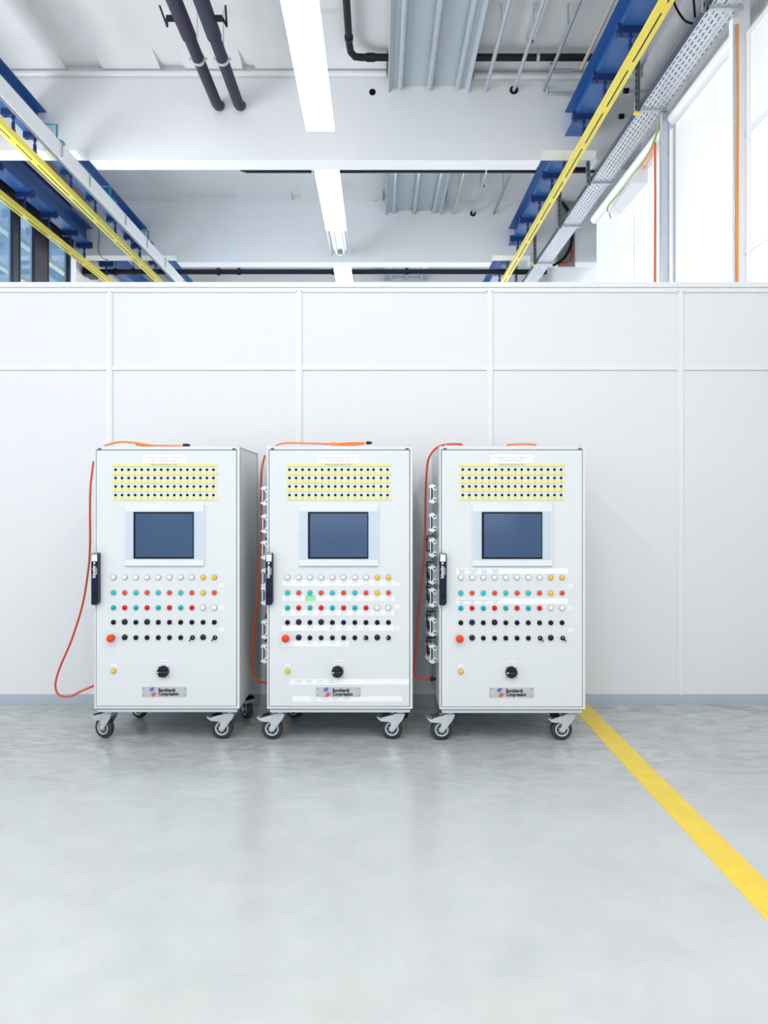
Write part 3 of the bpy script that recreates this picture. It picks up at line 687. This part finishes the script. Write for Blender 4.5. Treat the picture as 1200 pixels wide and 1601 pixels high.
# bent conduit frame
for y, z, lab in ((7.86, 4.53, 'upper bent grey conduit crossing towards the blue beam'), (8.02, 4.37, 'lower straight grey conduit crossing towards the blue beam')):
    tag(MB().tube([(1.80, y-0.12, rz(z)), (1.82, y-0.03, rz(z)), (1.88, y, rz(z)), (2.06 if z > 4.5 else 2.5, y, rz(z))], 0.016, 8, sub=4).build('conduit', GALV), lab, 'conduit')
# small white fluorescent batten against ceiling
tag(MB().box(1.50, 1.56, 5.6, 7.45, HC-0.07, HC-0.005).box(1.505, 1.555, 7.45, 7.50, HC-0.075, HC-0.02, 1).build('cable_duct', [WHT, BLACK]), 'white cable duct with black end against the ceiling', 'cable duct')
tag(MB().box(1.50, 1.56, 9.0, 10.9, HC-0.07, HC-0.005).box(1.505, 1.555, 10.9, 10.95, HC-0.09, HC-0.02, 1).build('cable_duct', [WHT, BLACK]), 'white cable duct with black end in the second bay', 'cable duct')

# black cross pipes
bp = empty('drain_pipe', (-0.3, 7.7, rz(4.57)), 'black drain pipe with elbow running crosswise in front of the first beam', 'pipe', 'black cross pipes')
MB().tube([(0, -3.0, 0.02), (0, -0.20, 0.02), (0.01, -0.10, 0), (0.05, -0.03, -0.01), (0.12, 0, 0), (0.3, 0, 0), (2.55, 0, 0)], 0.036, 14).build('pipe_run', DARKP, bp)
for p0, p1 in (((0, -0.32, 0.02), (0, -0.27, 0.02)), ((0.17, 0, 0), (0.26, 0, 0)), ((0.0, -1.3, 0.02), (0, -1.28, 0.02))): MB().cyl(p0, p1, 0.044, n=16).build('collar', BLKS, bp)
for xx in (0.50, 1.95): MB().cyl((xx, 0, 0.0), (xx, 0, HC-0.002-rz(4.57)), 0.006, n=8).cyl((xx-0.015, 0, 0), (xx+0.015, 0, 0), 0.044, n=14).build('hanger', GALV, bp)
bp = empty('drain_pipe', (-1.76, 9.63, rz(4.25)), 'black pipe running crosswise just behind the first concrete beam', 'pipe', 'black cross pipes')
MB().tube([(-0.03, -0.03, 0.06), (-0.02, 0, 0.02), (0.05, 0, 0), (4.85, 0, 0)], 0.038, 14).build('pipe_run', DARKP, bp)
for xx in (0.9, 3.15): MB().cyl((xx, 0, 0), (xx, 0, HC-0.002-rz(4.25)), 0.006, n=8).cyl((xx-0.012, 0, 0), (xx+0.012, 0, 0), 0.042, n=14).build('hanger', GALV, bp)
bp = empty('drain_pipe', (-4.75, 12.6, rz(3.83)), 'black pipe with collars just above the partition at the far end', 'pipe', 'black cross pipes')
MB().cyl((0, 0, 0), (7.6, 0, 0), 0.045, n=14).build('pipe_run', DARKP, bp)
for xx in (0.25, 0.55, 2.0, 2.35, 3.95, 5.2): MB().cyl((xx, 0, 0), (xx+0.05, 0, 0), 0.062, n=14).cyl((xx+0.025, 0, 0), (xx+0.025, 0, HC-0.002-rz(3.83)), 0.006, n=8).build('collar', BLKS, bp)
# white pipe along the head of beams
tag(MB().cyl((XL, B1-0.035, rz(4.585)), (0.08, B1-0.035, rz(4.585)), 0.030, n=14).build('crosswise_conduit', TRIMW), 'white conduit along the top of the first concrete beam, left of the heating panel', 'conduit')
tag(MB().cyl((1.03, B1-0.045, rz(4.55)), (2.8, B1-0.045, rz(4.55)), 0.032, n=14).build('crosswise_conduit', TRIMW), 'white conduit along the top of the first concrete beam, right of the heating panel', 'conduit')
# two insulated pipes
def inspipe(xe, ye, ze, label, side):
    t = empty('insulated_pipe', (xe, ye, ze), label, 'pipe', 'dark insulated pipes')
    MB().tube([(0, -3.3, 0), (0, -0.10, 0), (0, -0.02, 0.02), (0, 0.06, 0.06)], 0.056, 18).build('pipe_run', INSUL, t)
    MB().cyl((0, -3.3, 0), (0, -1.25, 0), 0.068, n=18).build('insulation_sleeve', INSUL, t)
    MB().cyl((0, -0.92, 0), (0, -0.88, 0), 0.064, n=18).cyl((side*0.01, -0.90, 0.0), (side*0.01, -0.9, HC-0.002-ze), 0.006, n=8).box(-0.085, 0.085, -0.915, -0.885, -0.006, 0.006).build('pipe_clamp', GALV, t)
    MB().cyl((side*0.05, -1.50, 0.0), (side*0.13, -1.50, 0.0), 0.028, n=12).cyl((side*0.13, -1.5, 0), (side*0.15, -1.42, -0.02), 0.011, n=10).cyl((side*0.15, -1.42, -0.02), (side*0.17, -1.58, 0.06), 0.009, n=8).build('valve_lever', BLKS, t)
inspipe(-1.73, 8.0, rz(4.20), 'left of two dark purple insulated pipes, its valve lever pointing left', -1)
inspipe(-1.50, 8.0, rz(4.20), 'right of two dark purple insulated pipes, its valve lever pointing right', 1)
# sleeves in the beams
for x, y, lab in ((-0.07, B1, 'round black pipe hole in the first concrete beam'), (-0.05, B2, 'small black pipe hole in the second concrete beam')):
    tag(MB().lathe([(0.036, 0), (0.036, 0.003), (0.030, 0.003), (0.028, 0.001)], (x, y+0.0005, rz(4.40) if y == B1 else rz(4.74)-0.09), (0, -1, 0), 20).build('pipe_sleeve', BLACK), lab, 'pipe sleeve')

# ------------------------------------------------------------------ overhead: blue I-beams
def ibeam(x, y0, y1, label, zb=3.92, h=0.27, wd=0.20):
    w = wd/2; t = 0.012
    m = MB().prism([(-w, 0), (w, 0), (w, t), (0.006, t+0.004), (0.006, h-t-0.004), (w, h-t), (w, h), (-w, h), (-w, h-t), (-0.006, h-t-0.004), (-0.006, t+0.004), (-w, t)], 'y', 0, y1-y0)
    o = m.build('steel_beam', BLUE, loc=(x, y0, rz(zb))); tag(o, label, 'steel beam', 'blue steel crane beams')
    return o
XA, XB, XC = -3.71, -4.56, 2.12
ibeam(XC, 4.6, B1, 'blue steel beam high on the right in the near bay, next to the yellow rail')
ibeam(XC, B1b, B2, 'blue steel beam on the right between the two concrete beams')
ibeam(XC, B2b, B3, 'blue steel beam on the right just above the partition')
ibeam(XA, 4.6, B1, 'blue steel beam at the upper left edge in front of the first concrete beam')
ibeam(XA, B1b, B2, 'blue steel beam on the left between the two concrete beams, behind the white busbar')
ibeam(XA, B2b, B3, 'short visible blue steel beam on the left right of the far yellow rail end')
ibeam(XB, B1b, B2, 'blue steel beam in front of the dark framed windows')
ibeam(XB, B2b, B3, 'blue steel beam far left, below the second concrete beam')

# yellow crane rails with hangers
ZR = 3.60
def rail(x, label, hangers, y0=4.6, y1=14.8, zc=3.92):
    t = empty('crane_rail', (x, y0, rz(ZR)), label, 'crane rail', 'yellow crane rails'); L = y1-y0
    m = MB(); prof = [(-0.045, 0.0), (0.045, 0.0), (0.045, 0.022), (0.028, 0.034), (0.028, 0.085), (-0.028, 0.085), (-0.028, 0.034), (-0.045, 0.022)]
    m.prism(prof, 'y', 0, L, 0)
    hs = sorted(h-y0 for h in hangers); marks = [0]+hs+[L]
    for a, b in zip(marks[:-1], marks[1:]): m.box(-0.006, 0.006, a+0.06, b-0.06, -0.0012, 0.0, 1)
    m.box(-0.0455, -0.045, 0, L, 0.009, 0.012, 2).box(0.045, 0.0455, 0, L, 0.009, 0.012, 2)
    m.build('rail', [YRAIL, INKD, GALVD], t)
    for h in hs:
        hh = zc-ZR
        c = MB().box(-0.115, 0.115, h-0.032, h+0.032, hh-0.062, hh-0.004)
        for sx in (-1, 1):
            c.box(sx*0.098-0.018, sx*0.098+0.018, h-0.028, h+0.028, hh-0.004, hh+0.026)
            c.cyl((sx*0.080, h, hh-0.074), (sx*0.080, h, hh+0.034), 0.011, n=8)
            c.box(sx*0.112-0.010, sx*0.112+0.010, h-0.010, h+0.010, hh-0.050, hh-0.026)
        ho = c.build('hanger_clamp', BLUD, t)
        r = MB().cyl((0, h, 0.085), (0, h, hh-0.06), 0.010, n=8).cyl((0, h, 0.12), (0, h, 0.19), 0.019, n=8).cyl((0, h, 0.085), (0, h, 0.115), 0.024, n=8).lathe([(0.014, 0), (0.022, 0.02), (0.010, 0.04)], (0, h, hh-0.10), (0, 0, 1), 8)
        r.build('hanger_rod', BLUD, ho)
    return t
rail(XC-0.02, 'yellow crane rail on the right, hanging beside the cable tray', [5.45, 6.19, 6.89, 7.60, 8.40, 9.0, 9.69, 10.45, 11.2, 12.1, 12.9])
rail(XA+0.01, 'right one of two yellow crane rails on the left, crossing the first concrete beam', [6.7, 7.50, 7.97, 8.90, 9.67, 10.4, 11.1, 11.47, 12.3])
rail(XB, 'left one of two yellow crane rails, passing in front of the dark framed windows', [8.75, 9.55, 10.25, 10.95, 11.47, 12.4])

# white conductor bar beside the left crane beam
cb = empty('busbar', (-3.33, 4.6, rz(3.52)), 'white conductor busbar running beside the left yellow crane rail', 'busbar')
MB().prism([(0, 0.045), (0.012, 0.045), (0.012, 0.185), (-0.03, 0.185), (-0.03, 0.175), (0, 0.175)], 'y', 0, 10.0).build('channel', TRIMW, cb)
b = MB()
b.box(-0.032, 0.010, 0, 10.0, 0.004, 0.0449, 1)
for i in range(2): b.box(-0.027+i*0.020, -0.020+i*0.020, 0, 10.0, 0.0, 0.004, 0)
b.box(-0.034, -0.032, 0, 10.0, 0.018, 0.026, 0)
b.build('conductor', [BLACK, WHT], cb)
for y in (1.6, 3.15, 3.9, 5.1, 6.0, 6.9, 8.0): MB().tube([(-0.02, y, 0.19), (0.022, y, 0.19), (0.022, y, 0.045), (0.0, y, 0.04)], 0.006, 6).build('stirrup', GALVD, cb)
for y in (3.2, 4.75, 6.3): MB().tube([(-0.33, y, 0.42), (-0.12, y, 0.40), (-0.06, y, 0.40), (-0.06, y, 0.25), (0.0, y, 0.22)], 0.011, 8).box(-0.08, 0.02, y-0.02, y+0.02, 0.19, 0.215).build('bracket', CYAN, cb, label='teal bracket')
# slim white conduit and cable beside the far left beam
tag(MB().cyl((-4.42, B1b, rz(4.22)), (-4.42, 11.5, rz(4.22)), 0.016, n=10).build('conduit', GALV), 'slim pale conduit above the blue beam by the dark windows', 'conduit')
tag(MB().tube([(-4.42, 11.45, rz(4.22)), (-4.36, 11.50, rz(4.20)), (-4.35, 11.51, rz(4.05)), (-4.36, 11.51, rz(3.85)), (-4.30, 11.51, rz(3.72)), (-4.2, 11.5, rz(3.68))], 0.008, 6, sub=4).build('cable', GALVD), 'thin dark cable hanging down the second concrete beam at the left', 'cable')
tag(MB().box(-4.75, -4.62, 11.9, 12.2, rz(3.58), rz(3.72)).box(-4.80, -4.75, 12.0, 12.1, rz(3.60), rz(3.70)).build('junction_box', BLACK), 'black box hanging below the second beam at the far left', 'junction box')

# ------------------------------------------------------------------ cable tray on the right
tr = empty('cable_tray', (2.40, 4.6, rz(3.56)), 'perforated galvanised cable tray running along the right wall', 'cable tray')
wT, LT = 0.225, 10.2
m = MB(); rows = 6; per = 0.075; sw = 0.010
pitch = wT/rows; k = int(LT/per)
for i in range(rows+1):
    a = 0 if i == 0 else i*pitch-(pitch-sw)/2; b = wT if i == rows else i*pitch+(pitch-sw)/2
    m.box(a, b, 0, LT, 0, 0.002)
for i in range(rows):
    a = i*pitch+(pitch-sw)/2; off = (i % 2)*per*0.5
    for j in range(k): y = j*per+off; m.box(a, a+sw, y, y+0.028, 0, 0.002)
m.box(wT-0.002, wT, 0, LT, 0, 0.06)
m.build('tray_bottom', TRAYM, tr)
MB().box(-0.003, 0, 0, LT, 0, 0.06).box(-0.003, 0.01, 0, LT, 0.058, 0.06).build('side_rail', TRAYS, tr, label='dark left side rail')
cc = MB()
for i in range(7):
    x = 0.025+i*0.028; pts = [(x+random.uniform(-.008, .008), j*0.6, 0.014+random.uniform(0, 0.012)) for j in range(18)]
    cc.tube(pts, 0.008, 6, m=i % 3)
cc.build('cable_bundle', [BLKS, GALVD, INSUL], tr, label='cables lying in the tray')
for i, y in enumerate((5.38, 6.80, 8.38, 9.72, 11.26, 12.8)):
    y -= 4.6; st = MB()
    st.box(-0.055, -0.052, y-0.02, y+0.02, -0.03, HC-0.002-rz(3.56)).box(-0.012, -0.009, y-0.02, y+0.02, -0.03, HC-0.002-rz(3.56)).box(-0.055, -0.009, y+0.017, y+0.02, -0.03, HC-0.002-rz(3.56))
    for q in range(18): st.box(-0.036, -0.028, y+0.0155, y+0.017, 0.01+q*0.06, 0.045+q*0.06, 1)
    st.build('strut', [GALVD, BLACK], tr)
    MB().box(-0.012, wT+0.02, y-0.016, y+0.016, -0.022, 0.0).build('crossbar', GALV, tr)
    if i in (1, 4): MB().box(-0.060, -0.004, y-0.025, y+0.025, -0.045, -0.03).build('end_cap', YRAIL, tr, label='yellow end cap')
# uprights and white round pipe
tag(MB().box(2.595, 2.605, 6.79, 6.85, 0, rz(3.53)).box(2.655, 2.665, 6.79, 6.85, 0, rz(3.53)).box(2.595, 2.665, 6.84, 6.85, 0, rz(3.53)).box(2.60, 2.66, 6.80, 6.81, 0, rz(3.53)).build('steel_upright', GALV), 'galvanised upright under the cable tray, right of the orange wires', 'upright')
pc = MB().box(2.625, 2.755, 5.50, 5.56, 0, HC).build('column', ENCW, bevel=0.003); tag(pc, 'white square post at the right, full height beside the tray', 'post')
tag(MB().cyl((2.70, 5.57, rz(3.47)), (2.70, 9.26, rz(3.47)), 0.055, n=20).build('pipe', TRIMW), 'thick white pipe along the top of the enclosure beside the tray', 'pipe')
# orange wire bundles
def bundle(x, y, ztop, label, nw, spread, extra=None, mm=(0, 1, 2)):
    t = MB()
    for i in range(nw):
        dx = (i-(nw-1)/2)*0.008
        t.tube([(x+dx*0.55, y-(i%2)*0.006, ztop), (x+dx*0.5+0.003, y-(i%2)*0.006, ztop-0.6), (x+dx*0.8-0.002, y, 2.9+0.1*(i%3)), (x+dx*spread, y, 2.6), (x+dx*spread, y, 0.3)], 0.0028, 6, m=(mm[i % len(mm)]), sub=4)
    if extra:
        for e in extra: t.tube(e, 0.006, 6, m=0, sub=4)
    o = t.build('wire_bundle', [ORNG, ORNGR, mat('wire_amber', (0.85, 0.42, 0.10), 0.4)]); return tag(o, label, 'wires', 'orange wire bundles')
bundle(2.615, 7.02, rz(3.36), 'bundle of orange wires running down left of the galvanised upright', 5, 1.3,
       [[(2.61, 7.02, rz(3.36)), (2.65, 7.2, rz(3.38)), (2.66, 7.8, rz(3.33)), (2.64, 8.2, rz(3.30))], [(2.62, 7.02, rz(3.34)), (2.67, 7.3, rz(3.34)), (2.67, 7.9, rz(3.28))]])
bundle(2.652, 5.485, rz(3.50), 'orange wires running down the white square post at the right', 4, 1.9, mm=(2, 0, 2))
tag(MB().tube([(2.632, 5.49, rz(3.5)), (2.632, 5.49, 0.2)], 0.006, 8).build('conduit', GALV), 'thin grey conduit on the left edge of the white square post', 'conduit')
tag(MB().tube([(2.62, 6.9, rz(3.50)), (2.66, 7.3, rz(3.40)), (2.66, 7.9, rz(3.36)), (2.60, 8.4, rz(3.30)), (2.62, 8.42, rz(3.22)), (2.66, 8.5, rz(3.20))], 0.008, 8, sub=5).build('cable', GREEN), 'thin green cable looping under the tray by the orange wires', 'cable')
tag(MB().prism([(2.56, rz(3.18)), (2.72, rz(3.18)), (2.72, rz(3.36)), (2.66, rz(3.36))], 'y', 7.5, 8.30).build('cable_bracket', TRIMW), 'white sloped cable bracket under the tray on the enclosure', 'bracket')
# cable opening in the second beam
rc = empty('cable_opening', (3.05, B2-0.01, rz(3.6)), 'framed cable opening in the second beam with black and red cables', 'cable opening')
MB().box(-0.02, 0.0, -0.02, 0.0, 0.0, 1.0).box(-0.26, 0.0, -0.02, 0.0, -0.02, 0.0).build('frame', SEAM, rc)
MB().box(-0.27, -0.02, -0.004, 0.0, 0.0, 1.0).build('back_plate', mat('opening_back', (0.28, 0.30, 0.28), 0.7), rc)
MB().tube([(-0.40, -0.04, 1.1), (-0.22, -0.05, 0.98), (-0.10, -0.05, 0.80), (-0.06, -0.05, 0.55), (-0.07, -0.05, 0.32), (-0.18, -0.06, 0.10), (-0.36, -0.08, -0.02)], 0.022, 10, sub=5).build('black_cable', BLACK, rc)
MB().tube([(-0.12, -0.02, 0.9), (-0.11, -0.02, 0.6)], 0.018, 8).tube([(-0.05, -0.02, 0.38), (-0.05, -0.03, 0.12), (-0.10, -0.03, 0.04), (-0.24, -0.03, 0.02)], 0.016, 8, sub=4).build('red_cable', ORNGR, rc)
# black cable loop near the top right
tag(MB().tube([(2.45, 5.65, rz(4.4)), (2.30, 5.7, rz(4.1)), (2.26, 5.7, rz(3.85)), (2.34, 5.7, rz(3.68)), (2.42, 5.7, rz(3.64))], 0.009, 8, sub=6).tube([(2.47, 5.6, rz(4.4)), (2.40, 5.65, rz(4.0)), (2.41, 5.65, rz(3.66))], 0.009, 8, sub=4).build('cable', BLACK), 'black cable loop hanging into the tray at the upper right', 'cable')
for y, z in ((7.75, 4.25), (7.9, 4.06)):
    tag(MB().cyl((2.60, y, rz(z)), (2.85, y, rz(z)), 0.016, n=10, m=0).cyl((2.56, y, rz(z)), (2.61, y, rz(z)), 0.028, n=12, m=1).build('wall_bolt', [GALV, BLACK]),
        ('upper' if z > 4.2 else 'lower')+' rod with black end sticking out of the white brick wall', 'rod')
